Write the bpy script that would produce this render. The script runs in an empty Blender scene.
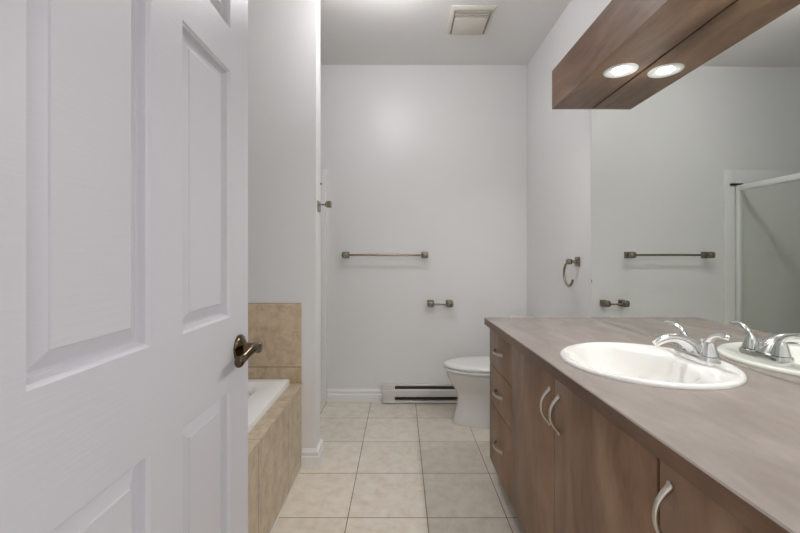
import bpy, bmesh, math
from mathutils import Vector, Matrix

# ------------------------------------------------------------------ camera, world, exposure
scene = bpy.context.scene
COL = scene.collection
F, H, PX0, PY0 = 390.0, 1.2, 400.5, 254.5        # focal length in pixels, eye height, vanishing point
cam_data = bpy.data.cameras.new('camera')
cam_data.sensor_width = 36.0
cam_data.lens = F / 800 * 36.0
cam_data.shift_x = -(PX0 - 400) / 800
cam_data.shift_y = -(266.5 - PY0) / 800
cam_data.clip_start = 0.02
cam = bpy.data.objects.new('camera', cam_data)
cam.location = (0, 0, H)
cam.rotation_euler = (math.pi / 2, 0, 0)
COL.objects.link(cam)
scene.camera = cam

world = bpy.data.worlds.new('world')
scene.world = world
world.use_nodes = True
bgn = world.node_tree.nodes['Background']
bgn.inputs[0].default_value = (0.96, 0.97, 1.0, 1)
bgn.inputs[1].default_value = 0.85

scene.view_settings.view_transform = 'Standard'
scene.view_settings.look = 'None'
scene.view_settings.gamma = 1
scene.view_settings.use_curve_mapping = False
scene.view_settings.exposure = 0.12

CEILING_LAMP_STRENGTH = 86.0
DOWNLIGHT_STRENGTH = 590.0

# ------------------------------------------------------------------ helpers
def srgb(r, g, b):
    def f(c):
        c /= 255
        return c / 12.92 if c <= 0.04045 else ((c + 0.055) / 1.055) ** 2.4
    return (f(r), f(g), f(b), 1)

def new_mat(name):
    m = bpy.data.materials.new(name)
    m.use_nodes = True
    nt = m.node_tree
    return m, nt, nt.nodes['Principled BSDF']

def plain(name, col, rough=0.5, metal=0.0, spec=0.5, coat=0.0, bump=0.0, bscale=60.0, stretch=(1, 1, 1)):
    m, nt, p = new_mat(name)
    p.inputs['Base Color'].default_value = col
    p.inputs['Roughness'].default_value = rough
    p.inputs['Metallic'].default_value = metal
    p.inputs['Specular IOR Level'].default_value = spec
    p.inputs['Coat Weight'].default_value = coat
    if bump:
        tc = nt.nodes.new('ShaderNodeTexCoord')
        mp = nt.nodes.new('ShaderNodeMapping')
        mp.inputs['Scale'].default_value = stretch
        no = nt.nodes.new('ShaderNodeTexNoise')
        no.inputs['Scale'].default_value = bscale
        no.inputs['Detail'].default_value = 3
        bu = nt.nodes.new('ShaderNodeBump')
        bu.inputs['Strength'].default_value = bump
        bu.inputs['Distance'].default_value = 0.002
        nt.links.new(tc.outputs['Object'], mp.inputs[0])
        nt.links.new(mp.outputs[0], no.inputs['Vector'])
        nt.links.new(no.outputs[0], bu.inputs['Height'])
        nt.links.new(bu.outputs[0], p.inputs['Normal'])
    return m

def emitter(name, col, strength):
    m, nt, p = new_mat(name)
    p.inputs['Base Color'].default_value = col
    p.inputs['Emission Color'].default_value = col
    p.inputs['Emission Strength'].default_value = strength
    return m

def ramp(nt, stops):
    r = nt.nodes.new('ShaderNodeValToRGB')
    el = r.color_ramp.elements
    while len(el) < len(stops):
        el.new(0.5)
    for e, (pos, c) in zip(el, stops):
        e.position = pos
        e.color = c
    return r

def wood(name, dark, mid, light, stretch, rough=0.42, spec=0.5):
    """brown laminate: soft cloudy streaks along the grain plus fine fibres"""
    m, nt, p = new_mat(name)
    tc = nt.nodes.new('ShaderNodeTexCoord')
    mp = nt.nodes.new('ShaderNodeMapping')
    mp.inputs['Scale'].default_value = stretch
    n1 = nt.nodes.new('ShaderNodeTexNoise')
    n1.inputs['Scale'].default_value = 3.2
    n1.inputs['Detail'].default_value = 5
    n1.inputs['Distortion'].default_value = 0.6
    n2 = nt.nodes.new('ShaderNodeTexNoise')
    n2.inputs['Scale'].default_value = 22
    n2.inputs['Detail'].default_value = 4
    mx = nt.nodes.new('ShaderNodeMix')
    mx.data_type = 'FLOAT'
    mx.inputs[0].default_value = 0.18
    rp = ramp(nt, [(0.30, dark), (0.50, mid), (0.70, light)])
    nt.links.new(tc.outputs['Object'], mp.inputs[0])
    nt.links.new(mp.outputs[0], n1.inputs['Vector'])
    nt.links.new(mp.outputs[0], n2.inputs['Vector'])
    nt.links.new(n1.outputs[0], mx.inputs[2])
    nt.links.new(n2.outputs[0], mx.inputs[3])
    nt.links.new(mx.outputs[0], rp.inputs[0])
    nt.links.new(rp.outputs[0], p.inputs['Base Color'])
    p.inputs['Roughness'].default_value = rough
    p.inputs['Specular IOR Level'].default_value = spec
    return m

def tile(name, bw, bh, loc, swap, dark, mid, light, grout, mortar=0.0046, rough=0.4, vary=0.06):
    """square ceramic tiles; swap picks which object axes make the tile plane"""
    m, nt, p = new_mat(name)
    tc = nt.nodes.new('ShaderNodeTexCoord')
    sp = nt.nodes.new('ShaderNodeSeparateXYZ')
    cb = nt.nodes.new('ShaderNodeCombineXYZ')
    nt.links.new(tc.outputs['Object'], sp.inputs[0])
    nt.links.new(sp.outputs[swap[0]], cb.inputs[0])
    nt.links.new(sp.outputs[swap[1]], cb.inputs[1])
    mp = nt.nodes.new('ShaderNodeMapping')
    mp.inputs['Location'].default_value = (-loc[0], -loc[1], 0)
    nt.links.new(cb.outputs[0], mp.inputs[0])
    br = nt.nodes.new('ShaderNodeTexBrick')
    br.offset = 0.0
    br.inputs['Scale'].default_value = 1
    br.inputs['Mortar Size'].default_value = mortar / 2
    br.inputs['Mortar Smooth'].default_value = 0.2
    br.inputs['Brick Width'].default_value = bw
    br.inputs['Row Height'].default_value = bh
    br.inputs['Color1'].default_value = (1, 1, 1, 1)
    br.inputs['Color2'].default_value = (1 - vary, 1 - vary, 1 - vary, 1)
    br.inputs['Mortar'].default_value = (1, 1, 1, 1)
    nt.links.new(mp.outputs[0], br.inputs['Vector'])
    n1 = nt.nodes.new('ShaderNodeTexNoise')
    n1.inputs['Scale'].default_value = 15
    n1.inputs['Detail'].default_value = 6
    n1.inputs['Roughness'].default_value = 0.68
    n1.inputs['Distortion'].default_value = 0.25
    nt.links.new(tc.outputs['Object'], n1.inputs['Vector'])
    rp = ramp(nt, [(0.28, dark), (0.5, mid), (0.72, light)])
    nt.links.new(n1.outputs[0], rp.inputs[0])
    mu = nt.nodes.new('ShaderNodeMix')
    mu.data_type = 'RGBA'
    mu.blend_type = 'MULTIPLY'
    mu.inputs[0].default_value = 1
    nt.links.new(rp.outputs[0], mu.inputs[6])
    nt.links.new(br.outputs['Color'], mu.inputs[7])
    mg = nt.nodes.new('ShaderNodeMix')
    mg.data_type = 'RGBA'
    nt.links.new(br.outputs['Fac'], mg.inputs[0])
    nt.links.new(mu.outputs[2], mg.inputs[6])
    mg.inputs[7].default_value = grout
    nt.links.new(mg.outputs[2], p.inputs['Base Color'])
    bu = nt.nodes.new('ShaderNodeBump')
    bu.invert = True
    bu.inputs['Strength'].default_value = 0.5
    bu.inputs['Distance'].default_value = 0.002
    nt.links.new(br.outputs['Fac'], bu.inputs['Height'])
    nt.links.new(bu.outputs[0], p.inputs['Normal'])
    p.inputs['Roughness'].default_value = rough
    return m

def pane_glass(name, tint):
    m, nt, p = new_mat(name)
    nt.nodes.remove(p)
    out = nt.nodes['Material Output']
    tr = nt.nodes.new('ShaderNodeBsdfTransparent')
    tr.inputs[0].default_value = tint
    gl = nt.nodes.new('ShaderNodeBsdfGlossy')
    gl.inputs['Roughness'].default_value = 0.02
    fr = nt.nodes.new('ShaderNodeFresnel')
    fr.inputs[0].default_value = 1.5
    mx = nt.nodes.new('ShaderNodeMixShader')
    ge = nt.nodes.new('ShaderNodeNewGeometry')
    su = nt.nodes.new('ShaderNodeMath')
    su.operation = 'SUBTRACT'
    su.use_clamp = True
    nt.links.new(fr.outputs[0], su.inputs[0])
    nt.links.new(ge.outputs['Backfacing'], su.inputs[1])
    nt.links.new(su.outputs[0], mx.inputs[0])
    nt.links.new(tr.outputs[0], mx.inputs[1])
    nt.links.new(gl.outputs[0], mx.inputs[2])
    nt.links.new(mx.outputs[0], out.inputs[0])
    return m

WALL_YAW = 0.008                     # the right wall is a touch out of square with the room
def on_wall(y):                      # x shift of the right wall at distance y
    return (2.119 - y) * WALL_YAW
def yaw(bm):                         # square up a shape to the right wall
    for v in bm.verts:
        v.co.x += on_wall(v.co.y)
    return bm

# --- mesh helpers (all add to a bmesh, metres)
def box(bm, x0, x1, y0, y1, z0, z1, bevel=0.0, seg=2):
    r = bmesh.ops.create_cube(bm, size=1)
    vs = r['verts']
    for v in vs:
        v.co = Vector(((x0 + x1) / 2 + v.co.x * (x1 - x0), (y0 + y1) / 2 + v.co.y * (y1 - y0), (z0 + z1) / 2 + v.co.z * (z1 - z0)))
    if bevel:
        es = list({e for v in vs for e in v.link_edges})
        bmesh.ops.bevel(bm, geom=es, offset=bevel, segments=seg, profile=0.5, affect='EDGES')

def B(*a, **k):
    bm = bmesh.new()
    box(bm, *a, **k)
    return bm

def loft(bm, rings, cap0=True, cap1=True):
    vr = [[bm.verts.new(p) for p in r] for r in rings]
    n = len(vr[0])
    for a, b in zip(vr, vr[1:]):
        for i in range(n):
            j = (i + 1) % n
            bm.faces.new((a[i], a[j], b[j], b[i]))
    if cap0:
        bm.faces.new(list(reversed(vr[0])))
    if cap1:
        bm.faces.new(vr[-1])
    return vr

def lathe(bm, origin, axis, prof, n=32, cap0=True, cap1=True):
    """prof: (distance along axis, radius)"""
    ax = Vector(axis).normalized()
    u = ax.orthogonal().normalized()
    w = ax.cross(u)
    o = Vector(origin)
    rings = [[o + ax * d + (u * math.cos(t) + w * math.sin(t)) * r for t in [2 * math.pi * i / n for i in range(n)]] for d, r in prof]
    loft(bm, rings, cap0, cap1)

def tube(bm, pts, radii, n=14, flat=1.0, up=None):
    """sweep a (possibly flattened) circle along points"""
    pts = [Vector(p) for p in pts]
    if not isinstance(radii, (list, tuple)):
        radii = [radii] * len(pts)
    tang = []
    for i in range(len(pts)):
        a = pts[max(i - 1, 0)]
        b = pts[min(i + 1, len(pts) - 1)]
        tang.append((b - a).normalized())
    u = Vector(up) if up else tang[0].orthogonal()
    rings = []
    for p, t, r in zip(pts, tang, radii):
        u = (u - t * u.dot(t)).normalized()
        w = t.cross(u)
        rings.append([p + u * math.cos(k) * r * flat + w * math.sin(k) * r for k in [2 * math.pi * i / n for i in range(n)]])
    loft(bm, rings)

def spline(pts, n=8):
    """Catmull-Rom through points (tuples of any length)"""
    out = []
    P = [pts[0]] + list(pts) + [pts[-1]]
    for i in range(1, len(P) - 2):
        for k in range(n):
            t = k / n
            out.append(tuple(0.5 * (2 * b + (c - a) * t + (2 * a - 5 * b + 4 * c - d) * t * t + (3 * b - a - 3 * c + d) * t ** 3)
                             for a, b, c, d in zip(P[i - 1], P[i], P[i + 1], P[i + 2])))
    out.append(tuple(pts[-1]))
    return out

def frustum(bm, o, axis, d0, s0, d1, s1, bevel=0.0):
    """square tapered block along an axis"""
    ax = Vector(axis).normalized()
    w = Vector((0, 0, 1))
    u = ax.cross(w).normalized()
    o = Vector(o)
    rings = []
    for d, s in ((d0, s0), (d1, s1)):
        c = o + ax * d
        h = s / 2
        rings.append([c + u * h * a + w * h * b for a, b in ((-1, -1), (1, -1), (1, 1), (-1, 1))])
    n0 = len(bm.verts)
    loft(bm, rings)
    if bevel:
        bm.verts.ensure_lookup_table()
        es = list({e for v in bm.verts[n0:] for e in v.link_edges})
        bmesh.ops.bevel(bm, geom=es, offset=bevel, segments=3, profile=0.5, affect='EDGES')

def link(name, bm, mat, parent=None, local=False, smooth=35):
    if parent is not None and not local:
        p = parent
        off = Vector((0, 0, 0))
        while p is not None:
            off += Vector(p.location)
            p = p.parent
        bmesh.ops.translate(bm, verts=bm.verts, vec=-off)
    bmesh.ops.recalc_face_normals(bm, faces=bm.faces)
    me = bpy.data.meshes.new(name)
    bm.to_mesh(me)
    bm.free()
    me.polygons.foreach_set('use_smooth', [True] * len(me.polygons))
    me.set_sharp_from_angle(angle=math.radians(smooth))
    if mat:
        me.materials.append(mat)
    o = bpy.data.objects.new(name, me)
    COL.objects.link(o)
    if parent is not None:
        o.parent = parent
    return o

def thing(name, label, cat, loc=(0, 0, 0), rotz=0.0, group=None):
    o = bpy.data.objects.new(name, None)
    o.empty_display_size = 0.05
    o.location = loc
    o.rotation_euler = (0, 0, rotz)
    COL.objects.link(o)
    tag(o, label, cat, group)
    return o

def tag(o, label, cat, group=None):
    o['label'] = label
    o['category'] = cat
    if group:
        o['group'] = group
    return o

def struct(name, bm, mat, label, cat):
    o = link(name, bm, mat)
    o['kind'] = 'structure'
    return tag(o, label, cat)

# ------------------------------------------------------------------ materials
M_wall = plain('wall_paint', srgb(241, 241, 240), rough=0.36, spec=0.42, bump=0.05, bscale=90)
M_ceil = plain('ceiling_paint', srgb(243, 241, 239), rough=0.7, spec=0.3)
M_trim = plain('trim_paint', srgb(244, 243, 242), rough=0.32)
M_door = plain('door_paint', srgb(212, 210, 215), rough=0.38, spec=0.45, bump=0.17, bscale=60, stretch=(1, 0.22, 2.6))
M_floor = tile('floor_tile', 0.3625, 0.361, (0.122, 2.139), (0, 1), srgb(224, 211, 192), srgb(237, 228, 213), srgb(245, 239, 229), srgb(140, 122, 98), rough=0.38)
M_apron = tile('tub_tile', 0.41, 0.60, (1.797, -0.13), (1, 2), srgb(176, 156, 130), srgb(202, 184, 158), srgb(220, 204, 181), srgb(134, 117, 94), rough=0.36)
M_deck = tile('deck_tile', 0.40, 0.41, (-0.96, 1.797), (0, 1), srgb(178, 158, 132), srgb(202, 185, 160), srgb(220, 205, 184), srgb(160, 144, 122), rough=0.36)
M_splash = tile('backsplash_tile', 0.41, 0.36, (-0.555, 0.565), (0, 2), srgb(176, 152, 121), srgb(206, 185, 155), srgb(224, 207, 180), srgb(128, 108, 84), rough=0.36)
WD, WM, WL = srgb(88, 64, 48), srgb(115, 88, 68), srgb(138, 111, 88)
M_wood_v_lit = wood('brown_laminate_upright_lit', srgb(102, 74, 53), srgb(133, 103, 79), srgb(154, 125, 100), (2.6, 2.6, 0.8))  # light falling on the cabinet fronts put into a paler laminate colour
M_wood_y = wood('brown_laminate_lengthwise', WD, WM, WL, (3.5, 0.8, 3.5))
M_top_sheen = wood('worktop_laminate_sheen', srgb(133, 121, 113), srgb(145, 134, 127), srgb(157, 147, 141), (3, 1.0, 3), rough=0.27, spec=0.75)  # grey sheen of reflected light put into the top's brown
M_gap_shade = plain('carcass_gap_shade', srgb(36, 25, 19), rough=0.6)  # carcass darkened to paint shade into the gaps between fronts
M_nickel = plain('brushed_nickel', srgb(152, 142, 125), rough=0.26, metal=1)
M_satin = plain('satin_handle', srgb(206, 198, 188), rough=0.3, metal=1)
M_bronze = plain('antique_brass', srgb(104, 90, 72), rough=0.13, metal=1)
M_chrome = plain('chrome', srgb(232, 232, 232), rough=0.17, metal=1)
M_ceramic = plain('white_ceramic', srgb(240, 239, 235), rough=0.12, coat=0.3)
M_seat = plain('white_seat_plastic', srgb(240, 240, 238), rough=0.2)
M_acrylic = plain('white_acrylic', srgb(246, 246, 244), rough=0.16)
M_alu = plain('white_frame', srgb(244, 245, 243), rough=0.35)
M_black = plain('black_rubber', srgb(28, 27, 26), rough=0.6)
M_heater = plain('heater_enamel', srgb(224, 221, 216), rough=0.4)
M_dark = plain('heater_inside', srgb(112, 105, 97), rough=0.7)
M_fin = plain('heater_fins', srgb(120, 112, 102), rough=0.45, metal=0.6)
M_vent = plain('vent_plastic', srgb(214, 210, 199), rough=0.5)
M_caulk = plain('white_caulk', srgb(232, 230, 226), rough=0.5)
M_glass = pane_glass('shower_glass', (0.965, 0.975, 0.955, 1))
M_mirror = plain('mirror_silver', (0.86, 0.885, 0.85, 1), rough=0.004, metal=1)
M_mirror_back = plain('mirror_edge', srgb(90, 96, 92), rough=0.4)
M_white_metal = plain('downlight_trim', srgb(226, 226, 226), rough=0.35)
M_lens = emitter('downlight_lens', (1.0, 0.98, 0.96, 1), DOWNLIGHT_STRENGTH)
M_globe = emitter('lamp_globe', (0.985, 0.97, 1.0, 1), CEILING_LAMP_STRENGTH)

# ------------------------------------------------------------------ room shell
XW, YB, ZC = 1.043, 3.19, 2.75      # right wall, back wall, ceiling
XL = -1.40                          # far left wall behind the tub
YP0, YP1, XP = 2.21, 2.335, -0.479  # partition between tub and shower
YF0, YF1 = 0.20, 0.33               # wall with the doorway

struct('floor', B(XL, XW + 0.02, -1.2, YB, -0.08, 0.0), M_floor, 'beige square ceramic tile floor with thin brown grout', 'floor')
struct('ceiling', B(XL, XW + 0.02, YF0, YB, ZC, ZC + 0.08), M_ceil, 'plain off-white ceiling over the bathroom', 'ceiling')
struct('wall_back', B(XL - 0.1, XW + 0.1, YB, YB + 0.1, -0.08, ZC + 0.08), M_wall, 'off-white far wall carrying the long towel bar', 'wall')
struct('wall_right', yaw(B(XW, XW + 0.1, YF0, YB, -0.08, ZC + 0.08)), M_wall, 'off-white right wall behind mirror and towel ring', 'wall')
struct('wall_left', B(XL - 0.1, XL, YF0, YB, -0.08, ZC + 0.08), M_wall, 'off-white left wall behind the bathtub', 'wall')
struct('wall_partition', B(XL, XP, YP0, YP1, 0, ZC), M_wall, 'off-white partition wall at the foot of the bathtub', 'wall')
bm = bmesh.new()
box(bm, XL, -0.475, YF0, YF1, 0, ZC)
box(bm, 0.36, XW + 0.014, YF0, YF1, 0, ZC)
box(bm, -0.475, 0.36, YF0, YF1, 2.06, ZC)
struct('wall_front', bm, M_wall, 'off-white wall around the doorway beside the camera', 'wall')

def skirting_profile(t, h):
    # (thickness, height) outline: plain board with a moulded cap
    return [(0, 0), (t, 0), (t, h * 0.60), (t * 0.72, h * 0.66), (t * 0.80, h * 0.70), (t * 0.80, h * 0.86), (t * 0.45, h * 0.93), (t * 0.30, h), (0, h)]

def skirting(path, h=0.101, t=0.021):
    """path: list of ((x, y), outward normal at that point, already mitred)"""
    bm = bmesh.new()
    rings = [[(x + nx * a, y + ny * a, b) for a, b in skirting_profile(t, h)] for (x, y), (nx, ny) in path]
    loft(bm, rings)
    return bm

struct('baseboard_back', skirting([((-0.60, YB), (0, -1)), ((-0.150, YB), (0, -1))]), M_trim, 'white moulded baseboard left of the electric heater', 'baseboard')
struct('baseboard_partition', skirting([((-0.558, YP0), (0, -1)), ((XP, YP0), (1, -1)), ((XP, YP1), (1, 0))]), M_trim, 'white moulded baseboard wrapping the partition wall end', 'baseboard')
struct('baseboard_right', yaw(skirting([((XW, YB), (-1, 0)), ((XW, 2.14), (-1, 0))])), M_trim, 'white moulded baseboard on the right wall behind the toilet', 'baseboard')
bm = bmesh.new()
box(bm, -0.475, -0.460, YF0 - 0.01, YF1, 0, 2.06, bevel=0.002)
box(bm, 0.345, 0.360, YF0 - 0.01, YF1 , 0, 2.06, bevel=0.002)
box(bm, -0.475, 0.360, YF0 - 0.01, YF1, 2.045, 2.06, bevel=0.002)
struct('trim_1', bm, M_trim, 'white door jamb lining the doorway', 'door frame')

# ------------------------------------------------------------------ open six-panel door
XD = -0.436
def panel_door():
    bm = bmesh.new()
    ys = [0.348, 0.4545, 0.681, 0.780, 1.000, 1.115]
    zs = [0.012, 0.235, 0.854, 1.040, 1.670, 1.779, 1.930, 2.035]
    prof = [(0, 0), (0.003, -0.004), (0.0055, -0.0055), (0.0085, -0.016), (0.011, -0.0195), (0.015, -0.0195), (0.0175, -0.0185), (0.038, -0.0095), (0.0395, -0.0070)]
    for side in (1, -1):
        xf = XD if side > 0 else XD - 0.044
        def V(y, z, d):
            return bm.verts.new((xf + side * d, y, z))
        for i in range(5):
            for j in range(7):
                y0, y1, z0, z1 = ys[i], ys[i + 1], zs[j], zs[j + 1]
                if i in (1, 3) and j in (1, 3, 5):
                    rings = [[V(y0 + a, z0 + a, d), V(y1 - a, z0 + a, d), V(y1 - a, z1 - a, d), V(y0 + a, z1 - a, d)] for a, d in prof]
                    for r0, r1 in zip(rings, rings[1:]):
                        for k in range(4):
                            bm.faces.new((r0[k], r0[(k + 1) % 4], r1[(k + 1) % 4], r1[k]))
                    bm.faces.new(rings[-1])
                else:
                    bm.faces.new((V(y0, z0, 0), V(y1, z0, 0), V(y1, z1, 0), V(y0, z1, 0)))
    x0, x1 = XD - 0.044, XD
    for a, b in (((ys[0], zs[0]), (ys[0], zs[-1])), ((ys[-1], zs[0]), (ys[-1], zs[-1])), ((ys[0], zs[0]), (ys[-1], zs[0])), ((ys[0], zs[-1]), (ys[-1], zs[-1]))):
        bm.faces.new([bm.verts.new(p) for p in ((x0, *a), (x1, *a), (x1, *b), (x0, *b))])
    bmesh.ops.remove_doubles(bm, verts=bm.verts, dist=1e-5)
    return bm

door = link('door_1', panel_door(), M_door, smooth=12)
door['kind'] = 'structure'
tag(door, 'white six-panel door standing open on the left', 'door')
YK, ZK = 1.052, 0.949
bm = bmesh.new()
lathe(bm, (XD, YK, ZK), (1, 0, 0), [(-0.0005, 0.035), (0.004, 0.0355), (0.008, 0.033), (0.011, 0.026), (0.016, 0.019), (0.018, 0.0145), (0.030, 0.0125), (0.036, 0.0125), (0.044, 0.0145), (0.054, 0.0150), (0.060, 0.012), (0.061, 0.004)], n=36)
handle = link('door_handle', bm, M_bronze, door)
bm = bmesh.new()
lv = spline([(XD + 0.050, YK + 0.004, ZK + 0.002, 0.0105), (XD + 0.050, YK - 0.028, ZK + 0.003, 0.0095), (XD + 0.047, YK - 0.054, ZK - 0.002, 0.0085),
             (XD + 0.043, YK - 0.080, ZK - 0.010, 0.009), (XD + 0.040, YK - 0.096, ZK - 0.013, 0.0115), (XD + 0.039, YK - 0.102, ZK - 0.013, 0.008)], 6)
tube(bm, [p[:3] for p in lv], [p[3] for p in lv], n=16, flat=1.25, up=(0, 0, 1))
link('lever', bm, M_bronze, handle)
for z in (0.25, 1.02, 1.80):
    bm = bmesh.new()
    lathe(bm, (XD + 0.004, 0.342, z), (0, 0, 1), [(-0.045, 0.006), (0.045, 0.006)], n=14)
    link('hinge', bm, M_bronze, door)

# ------------------------------------------------------------------ bathtub, tiled surround
XA, ZD = -0.56, 0.472
bm = bmesh.new()
box(bm, XA - 0.03, XA, 0.55, YP0, 0, ZD - 0.008)
ap = thing('tub_surround', 'brown tiled apron and ledge boxing in the white bathtub', 'tub surround', (XA, 1.38, 0))
link('apron', bm, M_apron, ap)
bm = bmesh.new()
box(bm, -0.621, XA + 0.007, 0.55, YP0, ZD - 0.008, ZD, bevel=0.002)
link('ledge', bm, M_deck, ap)
bm = bmesh.new()
box(bm, XA, XA + 0.005, 0.55, YP0 - 0.018, 0, 0.008, bevel=0.0015)
link('caulk_bead', bm, M_caulk, ap)['label'] = 'white caulk bead along the floor'
tub = thing('bathtub', 'white drop-in bathtub behind the open door', 'bathtub', (-0.98, 1.38, 0))
def rrect(cx, cy, hx, hy, r, z, n=6):
    out = []
    for sx, sy, a0 in ((1, 1, 0), (-1, 1, 90), (-1, -1, 180), (1, -1, 270)):
        for k in range(n + 1):
            a = math.radians(a0 + 90 * k / n)
            out.append((cx + sx * (hx - r) + r * math.cos(a), cy + sy * (hy - r) + r * math.sin(a), z))
    return out
bm = bmesh.new()
cx, cy, hx, hy = (-0.622 + XL + 0.004) / 2, (0.55 + YP0) / 2, (-0.622 - XL - 0.004) / 2, (YP0 - 0.55) / 2 - 0.012
loft(bm, [rrect(cx, cy, hx, hy, 0.012, ZD - 0.02), rrect(cx, cy, hx, hy, 0.012, 0.492), rrect(cx, cy, hx - 0.003, hy - 0.003, 0.012, 0.499), rrect(cx, cy, hx - 0.010, hy - 0.010, 0.012, 0.502),
          rrect(cx, cy, hx - 0.115, hy - 0.10, 0.10, 0.502), rrect(cx, cy, hx - 0.125, hy - 0.11, 0.10, 0.499), rrect(cx, cy, hx - 0.140, hy - 0.13, 0.10, 0.485),
          rrect(cx, cy, hx - 0.175, hy - 0.19, 0.12, 0.25), rrect(cx, cy, hx - 0.20, hy - 0.25, 0.12, 0.12), rrect(cx, cy, hx - 0.24, hy - 0.31, 0.10, 0.09)], cap0=False)
link('shell', bm, M_acrylic, tub)
bm = bmesh.new()
lathe(bm, (cx, cy + hy - 0.32, 0.0905), (0, 0, 1), [(-0.002, 0.032), (0.003, 0.032), (0.004, 0.028)], n=28)
link('drain', bm, M_chrome, tub)
bs = struct('trim_2', B(XL, XA, YP0 - 0.009, YP0, ZD, 0.925, bevel=0.001), M_splash, 'brown tiled backsplash panel on the wall above the bathtub', 'backsplash')

# ------------------------------------------------------------------ shower enclosure in the far left corner
sh = thing('shower_enclosure', 'white framed shower stall with glass door, seen in the mirror', 'shower', (-0.70, 2.76, 0))
bm = bmesh.new()
box(bm, -0.685, -0.602, YB - 0.022, YB, 0, 1.90, bevel=0.005)
box(bm, XL, -0.685, YB - 0.008, YB, 0.08, 1.895, bevel=0.003)
link('back_panel', bm, M_acrylic, sh)
bm = bmesh.new()
box(bm, XL, XL + 0.008, YP1 + 0.008, YB - 0.008, 0.08, 1.895, bevel=0.003)
box(bm, XL, -0.602, YP1, YP1 + 0.008, 0.08, 1.895, bevel=0.003)
link('side_panel', bm, M_acrylic, sh)
bm = bmesh.new()
box(bm, -0.745, -0.685, YP1 + 0.008, YB - 0.014, 0, 0.11, bevel=0.01)
box(bm, XL + 0.008, -0.745, YP1 + 0.008, YB - 0.008, 0, 0.05, bevel=0.004)
link('tray', bm, M_acrylic, sh)
for y0, y1 in ((YB - 0.044, YB - 0.014), (YP1 + 0.008, YP1 + 0.038)):
    link('jamb', B(-0.735, -0.690, y0, y1, 0.11, 1.765, bevel=0.003), M_alu, sh)
link('header_rail', B(-0.730, -0.694, YP1 + 0.038, YB - 0.044, 1.722, 1.765, bevel=0.004), M_alu, sh)
link('bottom_rail', B(-0.730, -0.694, YP1 + 0.038, YB - 0.044, 0.11, 0.135, bevel=0.004), M_alu, sh)
link('glass_pane', B(-0.715, -0.709, YP1 + 0.038, YB - 0.044, 0.135, 1.722), M_glass, sh)
bm = bmesh.new()
box(bm, -0.738, -0.638, YB - 0.042, YB - 0.022, 1.765, 1.781, bevel=0.004)
link('bracket', bm, M_black, sh)['label'] = 'small black bracket on the header end'

# ------------------------------------------------------------------ wall accessories in brushed nickel
def post(bm, o, axis, reach=0.070, rosette=0.052, k=1.0):
    frustum(bm, o, axis, 0.0, rosette, 0.007, rosette, bevel=0.002)
    frustum(bm, o, axis, 0.007, rosette * 0.9, 0.016, rosette * 0.45, bevel=0.002)
    lathe(bm, o, axis, [(0.010, 0.010), (reach - 0.022 * k, 0.009)], n=16)
    frustum(bm, o, axis, reach - 0.034 * k, 0.022 * k, reach - 0.0235 * k, 0.050 * k)
    frustum(bm, o, axis, reach - 0.025 * k, 0.056 * k, reach + 0.018 * k, 0.050 * k, bevel=0.015 * k)

tb = thing('towel_bar', 'long brushed nickel towel bar on the far wall', 'towel bar', (-0.124, YB, 1.196))
for x in (-0.444, 0.196):
    bm = bmesh.new()
    post(bm, (x, YB, 1.196), (0, -1, 0), 0.076)
    link('post', bm, M_nickel, tb)
bm = bmesh.new()
lathe(bm, (-0.444, YB - 0.074, 1.196), (1, 0, 0), [(0.0, 0.0085), (0.64, 0.0085)], n=18)
link('rod', bm, M_nickel, tb)

tp = thing('toilet_paper_holder', 'short empty toilet paper holder of nickel above the heater', 'toilet paper holder', (0.32, YB, 0.803))
for x in (0.245, 0.397):
    bm = bmesh.new()
    post(bm, (x, YB, 0.803), (0, -1, 0), 0.070)
    link('post', bm, M_nickel, tp)
bm = bmesh.new()
lathe(bm, (0.245, YB - 0.070, 0.800), (1, 0, 0), [(0.0, 0.008), (0.075, 0.008), (0.076, 0.0065), (0.152, 0.0065)], n=18)
link('roller', bm, M_nickel, tp)

rh = thing('robe_hook', 'small nickel robe hook on the partition wall end', 'robe hook', (XP, 2.275, 1.492))
bm = bmesh.new()
frustum(bm, (XP, 2.275, 1.480), (1, 0, 0), 0.0, 0.066, 0.009, 0.058, bevel=0.003)
link('rosette', bm, M_nickel, rh)
bm = bmesh.new()
lathe(bm, (XP, 2.275, 1.492), (1, 0, 0), [(0.005, 0.010), (0.014, 0.006), (0.045, 0.006)], n=16)
frustum(bm, (XP, 2.275, 1.492), (1, 0, 0), 0.042, 0.034, 0.075, 0.042, bevel=0.008)
link('knob', bm, M_nickel, rh)

YR, ZR = 2.287, 1.158
tr = thing('towel_ring', 'open nickel towel ring on the right wall beside the mirror', 'towel ring', (XW, YR, ZR))
bm = bmesh.new()
post(bm, (XW + on_wall(YR), YR, ZR), (-1, 0, 0), 0.058, 0.056, 0.62)
link('post', bm, M_nickel, tr)
bm = bmesh.new()
pts = []
for k in range(41):
    a = math.radians(82 + 252 * k / 40)
    pts.append((XW + on_wall(YR) - 0.058, YR - 0.004 + 0.062 * math.cos(math.pi - a), ZR - 0.072 + 0.070 * math.sin(a)))
tube(bm, pts, [0.0068] * 38 + [0.0068, 0.007, 0.0052], n=14)
link('ring', bm, M_nickel, tr)

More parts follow.
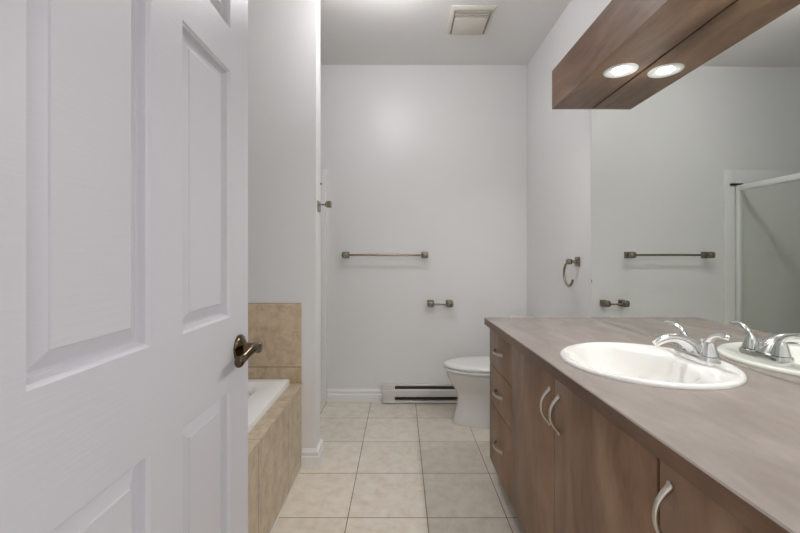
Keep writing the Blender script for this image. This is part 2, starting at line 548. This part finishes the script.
# ------------------------------------------------------------------ electric baseboard heater
ht = thing('baseboard_heater', 'white electric baseboard heater along the far wall', 'heater', (0.30, YB, 0))
HX0, HX1, HY = -0.147, 0.76, YB - 0.062
link('back_plate', B(HX0 + 0.002, HX1 - 0.002, YB - 0.012, YB, 0.006, 0.147), M_heater, ht)
bm = bmesh.new()
box(bm, HX0, HX1, HY + 0.006, YB, 0.143, 0.149, bevel=0.001)
box(bm, HX0, HX1, HY, YB - 0.01, 0.006, 0.024, bevel=0.002)
link('casing', bm, M_heater, ht)
for x0, x1 in ((HX0, -0.045), (HX1 - 0.09, HX1)):
    link('end_cap', B(x0, x1, HY + 0.002, YB - 0.012, 0.006, 0.148, bevel=0.002), M_heater, ht)
bm = bmesh.new()
loft(bm, [[(x, HY, 0.058), (x, HY - 0.002, 0.070), (x, HY, 0.108), (x, HY + 0.010, 0.117), (x, HY + 0.012, 0.115), (x, HY + 0.003, 0.107), (x, HY + 0.003, 0.060)] for x in (HX0 + 0.0005, HX1 - 0.0005)])
link('front_cover', bm, M_heater, ht)
link('inner_cavity', B(-0.045, HX1 - 0.09, YB - 0.018, YB - 0.012, 0.024, 0.143), M_dark, ht)
bm = bmesh.new()
x = -0.035
while x < HX1 - 0.10:
    box(bm, x, x + 0.0014, HY + 0.014, YB - 0.018, 0.028, 0.095)
    x += 0.0105
link('fins', bm, M_fin, ht)

# ------------------------------------------------------------------ ceiling exhaust fan
fx0, fx1, fy0, fy1 = 0.318, 0.602, 2.425, 2.735
fan = thing('exhaust_fan', 'square cream exhaust fan grille on the ceiling', 'exhaust fan', (0.46, 2.58, ZC))
bm = bmesh.new()
loft(bm, [rrect(0.46, 2.58, 0.142, 0.155, 0.012, ZC), rrect(0.46, 2.58, 0.142, 0.155, 0.012, ZC - 0.004), rrect(0.46, 2.58, 0.130, 0.143, 0.012, ZC - 0.016),
          rrect(0.46, 2.58, 0.118, 0.131, 0.010, ZC - 0.018), rrect(0.46, 2.58, 0.116, 0.129, 0.010, ZC - 0.002)], cap0=False)
link('frame', bm, M_vent, fan)
bm = bmesh.new()
loft(bm, [rrect(0.46, 2.615, 0.108, 0.092, 0.010, ZC - 0.004), rrect(0.46, 2.615, 0.108, 0.092, 0.010, ZC - 0.020), rrect(0.46, 2.615, 0.100, 0.084, 0.010, ZC - 0.024)])
link('cover_plate', bm, M_vent, fan)
for k in range(3):
    y = 2.462 + 0.022 * k
    link('louvre', B(0.350, 0.570, y, y + 0.011, ZC - 0.018, ZC - 0.003), M_vent, fan)

# ------------------------------------------------------------------ flush ceiling lamp (above the frame)
lamp = thing('ceiling_lamp', 'flush white globe lamp on the ceiling above the picture', 'ceiling lamp', (-0.06, 2.02, ZC))
bm = bmesh.new()
lathe(bm, (-0.06, 2.02, ZC), (0, 0, -1), [(0, 0.075), (0.014, 0.075), (0.018, 0.02), (0.024, 0.012), (0.062, 0.012), (0.068, 0.022)], n=40)
link('base', bm, M_white_metal, lamp)
bm = bmesh.new()
lathe(bm, (-0.06, 2.02, ZC), (0, 0, -1), [(0.066, 0.022), (0.070, 0.042), (0.082, 0.060), (0.102, 0.070), (0.122, 0.067), (0.140, 0.052), (0.152, 0.030), (0.156, 0.008)], n=40)
link('globe', bm, M_globe, lamp)

# ------------------------------------------------------------------ toilet (side-on, tank against the right wall)
YT = 2.795
toilet = thing('toilet', 'white ceramic toilet with its lid closed, partly behind the vanity', 'toilet', (0.70, YT, 0))
def egg(xf, xb, hw, z, n=40, p=2.0, px=0.60):
    """plan outline: rounded front at xf, squarer back at xb; widest point px of the way back"""
    xm = xf + (xb - xf) * px
    out = []
    for k in range(n):
        a = 2 * math.pi * k / n
        c, s = math.cos(a), math.sin(a)
        if c < 0:
            x = xm + (xm - xf) * c
            y = hw * math.copysign(abs(s) ** (2 / p), s)
        else:
            q = 2 / 3.2
            x = xm + (xb - xm) * math.copysign(abs(c) ** q, c)
            y = hw * math.copysign(abs(s) ** q, s)
        out.append((x, YT + y, z))
    return out
bm = bmesh.new()
secs = [(0.376, 0.93, 0.112, 0.0), (0.374, 0.93, 0.114, 0.012), (0.382, 0.93, 0.110, 0.05), (0.400, 0.92, 0.101, 0.11), (0.410, 0.91, 0.096, 0.165), (0.402, 0.90, 0.102, 0.215),
        (0.374, 0.89, 0.126, 0.265), (0.348, 0.88, 0.150, 0.31), (0.333, 0.87, 0.164, 0.345), (0.327, 0.87, 0.170, 0.364), (0.328, 0.87, 0.170, 0.373), (0.338, 0.865, 0.162, 0.377)]
sec = spline(secs, 3)
loft(bm, [egg(*s) for s in sec])
link('bowl', bm, M_ceramic, toilet)
bm = bmesh.new()
loft(bm, [egg(0.326, 0.80, 0.168, 0.3785), egg(0.315, 0.81, 0.180, 0.381), egg(0.311, 0.81, 0.184, 0.389), egg(0.313, 0.81, 0.182, 0.398), egg(0.322, 0.80, 0.173, 0.401)])
link('seat', bm, M_seat, toilet)
bm = bmesh.new()
loft(bm, [egg(0.328, 0.80, 0.168, 0.4045), egg(0.316, 0.81, 0.179, 0.406), egg(0.312, 0.81, 0.183, 0.412), egg(0.313, 0.81, 0.182, 0.420), egg(0.322, 0.80, 0.174, 0.426), egg(0.350, 0.78, 0.150, 0.429), egg(0.42, 0.72, 0.09, 0.431)])
link('lid', bm, M_seat, toilet)
bm = bmesh.new()
box(bm, 0.845, 1.016, YT - 0.20, YT + 0.19, 0.385, 0.700, bevel=0.02, seg=4)
link('tank', bm, M_ceramic, toilet)
link('tank_lid', B(0.832, 1.018, YT - 0.212, YT + 0.202, 0.700, 0.733, bevel=0.010, seg=4), M_ceramic, toilet)
bm = bmesh.new()
lathe(bm, (0.848, YT + 0.13, 0.65), (-1, 0, 0), [(0, 0.012), (0.014, 0.012), (0.016, 0.009)], n=18)
tube(bm, [(0.838, YT + 0.13, 0.65), (0.832, YT + 0.10, 0.648), (0.830, YT + 0.06, 0.645)], [0.006, 0.006, 0.008], n=12)
link('flush_lever', bm, M_chrome, toilet)

# ------------------------------------------------------------------ vanity: three cabinet units under one worktop
VROT = 0.0122
VO = Vector((0.483, 2.115, 0))
def vpoint(y):                       # world position of the cabinet front at distance y below the far end
    return (VO.x + (VO.y - y) * VROT, y)
ZT = 0.818                           # top of cabinets
def carcass(L, deep=0.515):
    """open box, local: x into the wall from the carcass front, y from -L (near) to 0 (far)"""
    bm = bmesh.new()
    t = 0.016
    x0 = 0.0195
    box(bm, x0, deep, -t, -0.0005, 0.095, ZT)
    box(bm, x0, deep, -L + 0.0005, -L + t, 0.095, ZT)
    box(bm, x0, deep, -L + t, -t, 0.095, 0.111)
    box(bm, deep - 0.006, deep, -L + t, -t, 0.111, ZT)
    box(bm, x0, x0 + 0.018, -L + t, -t, ZT - 0.02, ZT)
    box(bm, 0.070, 0.086, -L + 0.0005, -0.0005, 0.0, 0.095)
    return bm
def bow_handle(parent, y, z, vertical, length, reach=0.030):
    bm = bmesh.new()
    pts, rad = [], []
    n = 20
    for k in range(n + 1):
        t = k / n * 2 - 1
        d = reach * (1 - abs(t) ** 2.2)
        a = t * length / 2
        pts.append((-d + 0.001, y, z + a) if vertical else (-d + 0.001, y + a, z))
        rad.append(0.0058 + 0.0028 * abs(t) ** 3)
    tube(bm, pts, rad, n=14, flat=0.75, up=(1, 0, 0))
    for s in (-1, 1):
        a = s * length / 2
        c = (0.0, y, z + a) if vertical else (0.0, y + a, z)
        lathe(bm, c, (-1, 0, 0), [(-0.0005, 0.0085), (0.003, 0.0085), (0.005, 0.006)], n=16)
    return link('handle', bm, M_satin, parent, local=True)
def front(parent, name, y0, y1, z0, z1):
    bm = bmesh.new()
    g = 0.0024
    box(bm, 0.0, 0.018, y0 + g, y1 - g, z0 + g, z1 - g, bevel=0.0012)
    return link(name, bm, M_wood_v_lit, parent, local=True)
def unit(label, ya, yb):
    x, y = vpoint(ya)
    u = thing('vanity_cabinet', label, 'cabinet', (x, y, 0), VROT, 'brown vanity units under the worktop')
    link('carcass', carcass(ya - yb), M_gap_shade, u, local=True)
    return u
Y1, Y2, Y3, Y4 = 1.720, 1.252, 0.758, 0.362
u = unit('brown vanity unit with three stacked drawers, farthest from the camera', VO.y, Y1)
L = VO.y - Y1
for z0, z1, zh in ((0.617, ZT, 0.714), (0.418, 0.617, 0.509), (0.098, 0.418, 0.250)):
    d = front(u, 'drawer', -L, 0, z0, z1)
    bow_handle(d, -0.188, zh, False, 0.120, 0.025)
u = unit('brown vanity unit with two doors below the sink', Y1, Y3)
d = front(u, 'door', -(Y1 - Y2), 0, 0.098, ZT)
bow_handle(d, -(Y1 - Y2) + 0.036, 0.700, True, 0.112)
d = front(u, 'door', -(Y1 - Y3), -(Y1 - Y2), 0.098, ZT)
bow_handle(d, -(Y1 - Y2) - 0.038, 0.702, True, 0.112)
u = unit('brown vanity unit with a single door, closest to the camera', Y3, Y4)
d = front(u, 'door', -(Y3 - Y4), -0.004, 0.098, ZT)
bow_handle(d, -0.036, 0.716, True, 0.112)

# worktop with an oval cut-out
ZW0, ZW = 0.820, 0.857
SX, SY, SRX, SRY = 0.769, 1.235, 0.245, 0.249
def ellipse(cx, cy, rx, ry, z, n=64, p=2.0):
    out = []
    for k in range(n):
        a = 2 * math.pi * k / n
        c, s = math.cos(a), math.sin(a)
        out.append((cx + rx * math.copysign(abs(c) ** (2 / p), c), cy + ry * math.copysign(abs(s) ** (2 / p), s), z))
    return out
xf_far, xf_near = 0.458, 0.487
def wt_outline(inset, z):
    i = inset
    return [(xf_near + i, 0.334 + i, z), (XW + on_wall(0.334) - 0.001 - i, 0.334 + i, z), (XW + on_wall(2.132) - 0.001 - i, 2.132 - i, z), (xf_far + i, 2.132 - i, z)]
bm = bmesh.new()
o0 = [bm.verts.new(p) for p in wt_outline(0, ZW0)]
o1 = [bm.verts.new(p) for p in wt_outline(0, ZW - 0.003)]
o2 = [bm.verts.new(p) for p in wt_outline(0.003, ZW)]
h0 = [bm.verts.new(p) for p in ellipse(SX, SY, SRX - 0.009, SRY - 0.010, ZW0)]
h1 = [bm.verts.new(p) for p in ellipse(SX, SY, SRX - 0.009, SRY - 0.010, ZW)]
def wall_faces(a, b):
    n = len(a)
    for i in range(n):
        bm.faces.new((a[i], a[(i + 1) % n], b[(i + 1) % n], b[i]))
wall_faces(o0, o1); wall_faces(o1, o2); wall_faces(h0, h1)
for oo, hh in ((o2, h1), (o0, h0)):
    es = []
    for lp in (oo, hh):
        for i in range(len(lp)):
            es.append(bm.edges.get((lp[i], lp[(i + 1) % len(lp)])))
    bmesh.ops.triangle_fill(bm, use_beauty=True, use_dissolve=False, edges=es)
wt = link('worktop', bm, M_top_sheen, smooth=15)
wt.data.materials.append(M_wood_y)          # front and far end keep plain brown, without the top's painted sheen
for p in wt.data.polygons:
    if abs(p.normal.z) < 0.1 and (p.center.x < 0.50 or p.center.y > 2.1):
        p.material_index = 1
tag(wt, 'long brown laminate worktop holding the oval sink', 'worktop')

# ------------------------------------------------------------------ oval sink
sink = thing('sink', 'white oval drop-in sink set in the brown worktop', 'sink', (SX, SY, ZW))
def sring(f, fy, dx, z):
    return ellipse(SX + dx, SY, SRX * f, SRY * fy, z, p=2.0)
bm = bmesh.new()
Z = ZW
rings = [sring(1.0, 1.0, 0, Z + 0.0004), sring(1.0, 1.0, 0, Z + 0.004), sring(0.985, 0.988, 0, Z + 0.009), sring(0.965, 0.97, 0, Z + 0.0115), sring(0.94, 0.95, -0.001, Z + 0.0120),
         sring(0.90, 0.94, -0.008, Z + 0.0105), sring(0.69, 0.90, -0.052, Z + 0.0095), sring(0.66, 0.875, -0.054, Z + 0.005), sring(0.635, 0.85, -0.055, Z - 0.008),
         sring(0.59, 0.79, -0.055, Z - 0.045), sring(0.52, 0.69, -0.053, Z - 0.085), sring(0.40, 0.52, -0.049, Z - 0.115), sring(0.24, 0.30, -0.042, Z - 0.130), sring(0.09, 0.085, -0.035, Z - 0.134)]
loft(bm, rings, cap0=False)
# outer shell underneath, so the bowl has thickness
rings = [sring(0.975, 0.975, 0, Z + 0.0004), sring(0.72, 0.89, -0.05, Z + 0.0004), sring(0.67, 0.87, -0.055, Z - 0.012), sring(0.625, 0.82, -0.055, Z - 0.048), sring(0.55, 0.72, -0.053, Z - 0.093), sring(0.42, 0.54, -0.049, Z - 0.125), sring(0.09, 0.085, -0.035, Z - 0.146)]
loft(bm, rings, cap0=False)
link('basin', bm, M_ceramic, sink, smooth=60)
bm = bmesh.new()
lathe(bm, (SX - 0.035, SY, Z - 0.1335), (0, 0, 1), [(-0.004, 0.024), (0.001, 0.024), (0.002, 0.020), (0.0035, 0.017), (0.005, 0.010)], n=28)
link('drain', bm, M_chrome, sink)

# ------------------------------------------------------------------ two-handle faucet
FX, FY, FZ = 0.935, 1.232, ZW + 0.0122
fc = thing('faucet', 'chrome two-handle faucet standing on the back rim of the sink', 'faucet', (FX, FY, FZ))
def stadium(hx, hy, z, n=10):
    out = []
    for sgn, a0 in ((1, 0), (-1, 180)):
        for k in range(n + 1):
            a = math.radians(a0 + 180 * k / n)
            out.append((FX + hx * math.cos(a), FY + sgn * (hy - hx) + hx * math.sin(a), z))
    return out
bm = bmesh.new()
loft(bm, [stadium(0.029, 0.079, FZ - 0.0015), stadium(0.0295, 0.080, FZ + 0.018), stadium(0.028, 0.0785, FZ + 0.022), stadium(0.024, 0.0745, FZ + 0.0235)])
link('base_plate', bm, M_chrome, fc)
bm = bmesh.new()
sp = spline([(FX + 0.004, FY, FZ + 0.014, 0.0250), (FX - 0.006, FY, FZ + 0.032, 0.0225), (FX - 0.028, FY, FZ + 0.052, 0.0185), (FX - 0.058, FY, FZ + 0.066, 0.0145),
             (FX - 0.090, FY, FZ + 0.067, 0.0130), (FX - 0.116, FY, FZ + 0.058, 0.0118), (FX - 0.131, FY, FZ + 0.048, 0.0105)], 6)
tube(bm, [p[:3] for p in sp], [p[3] for p in sp], n=20, up=(0, 1, 0))
link('spout', bm, M_chrome, fc)
for s in (1, -1):
    hy = FY + s * 0.051
    bm = bmesh.new()
    lathe(bm, (FX, hy, FZ + 0.016), (0, 0, 1), [(0, 0.0205), (0.007, 0.0205), (0.009, 0.0235), (0.020, 0.0205), (0.036, 0.0170), (0.046, 0.0145), (0.052, 0.010)], n=28)
    hb = link('handle_body', bm, M_chrome, fc)
    bm = bmesh.new()
    lv = spline([(FX, hy - s * 0.010, FZ + 0.036, 0.012), (FX, hy - s * 0.003, FZ + 0.062, 0.0118), (FX - 0.002, hy + s * 0.014, FZ + 0.082, 0.0098), (FX - 0.004, hy + s * 0.042, FZ + 0.094, 0.0092),
                 (FX - 0.006, hy + s * 0.074, FZ + 0.094, 0.0092), (FX - 0.006, hy + s * 0.083, FZ + 0.0925, 0.005)], 6)
    tube(bm, [p[:3] for p in lv], [p[3] for p in lv], n=16, flat=0.8, up=(0, s, 0.2))
    link('lever', bm, M_chrome, hb)
bm = bmesh.new()
lathe(bm, (FX + 0.019, FY, FZ + 0.014), (0, 0, 1), [(0, 0.003), (0.040, 0.003), (0.041, 0.006), (0.046, 0.0075), (0.052, 0.006), (0.053, 0.002)], n=16)
link('lift_rod', bm, M_chrome, fc)

# ------------------------------------------------------------------ wall mirror
mr = thing('mirror', 'large frameless wall mirror above the vanity worktop', 'mirror', (XW, 1.24, ZW))
link('glass', yaw(B(XW - 0.006, XW - 0.001, 0.345, 2.119, ZW + 0.001, 2.02)), M_mirror, mr)
link('backing', yaw(B(XW - 0.001, XW, 0.345, 2.1185, ZW + 0.001, 2.02)), M_mirror_back, mr)

# ------------------------------------------------------------------ wooden light box with downlights above the mirror
BX0, BX1, BY0, BY1, BZ0, BZ1 = 0.823, XW - 0.0085, 0.345, 2.119, 1.989, 2.196
lb = thing('light_box', 'brown wooden light box with downlights above the mirror', 'light fixture', (BX1, 1.24, BZ0))
link('front_board', yaw(B(BX0, BX0 + 0.018, BY0, BY1, BZ0, BZ1)), M_wood_y, lb)
link('top_board', yaw(B(BX0 + 0.018, BX1, BY0, BY1 - 0.016, BZ1 - 0.016, BZ1)), M_wood_y, lb)
for y in (BY0, BY1 - 0.016):
    link('end_board', yaw(B(BX0 + 0.018, BX1, y, y + 0.016, BZ0, BZ1 if y > 1 else BZ1 - 0.016)), M_wood_v_lit, lb)
LX, LR = 0.940, 0.060
LYS = (1.672, 1.125, 0.578)
bm = bmesh.new()
z0, z1 = BZ0, BZ0 + 0.016
ya, yb = BY0 + 0.016, BY1 - 0.016
rect = [(BX0 + 0.018, ya), (BX1 - 0.002, ya), (BX1 - 0.002, yb), (BX0 + 0.018, yb)]
lo = [bm.verts.new((x, y, z0)) for x, y in rect]
hi = [bm.verts.new((x, y, z1)) for x, y in rect]
wall_faces(lo, hi)
le, he = [], []
for ly in LYS:
    cl = [bm.verts.new(p) for p in ellipse(LX, ly, LR - 0.006, LR - 0.006, z0, n=40)]
    ch = [bm.verts.new(p) for p in ellipse(LX, ly, LR - 0.006, LR - 0.006, z1, n=40)]
    wall_faces(cl, ch)
    le.append(cl)
    he.append(ch)
for outer, holes in ((lo, le), (hi, he)):
    es = []
    for lp in [outer] + holes:
        for i in range(len(lp)):
            es.append(bm.edges.get((lp[i], lp[(i + 1) % len(lp)])))
    bmesh.ops.triangle_fill(bm, use_beauty=True, use_dissolve=False, edges=es)
link('bottom_board', yaw(bm), M_wood_y, lb, smooth=15)
for ly in LYS:
    bm = bmesh.new()
    lathe(bm, (LX, ly, BZ0), (0, 0, 1), [(0.0, 0.0665), (-0.003, 0.065), (-0.004, 0.061), (-0.003, 0.050), (-0.001, 0.044), (0.000, 0.036), (0.003, 0.033), (0.008, 0.028), (0.014, 0.0265), (0.0145, 0.052), (0.001, 0.0535), (0.0, 0.0665)], n=48, cap0=False, cap1=False)
    dl = link('downlight', yaw(bm), M_white_metal, lb)
    dl['label'] = 'white round downlight'
    bm = bmesh.new()
    lathe(bm, (LX, ly, BZ0 + 0.005), (0, 0, 1), [(0.0, 0.014), (0.001, 0.024), (0.004, 0.026)], n=40)
    link('lens', yaw(bm), M_lens, dl)
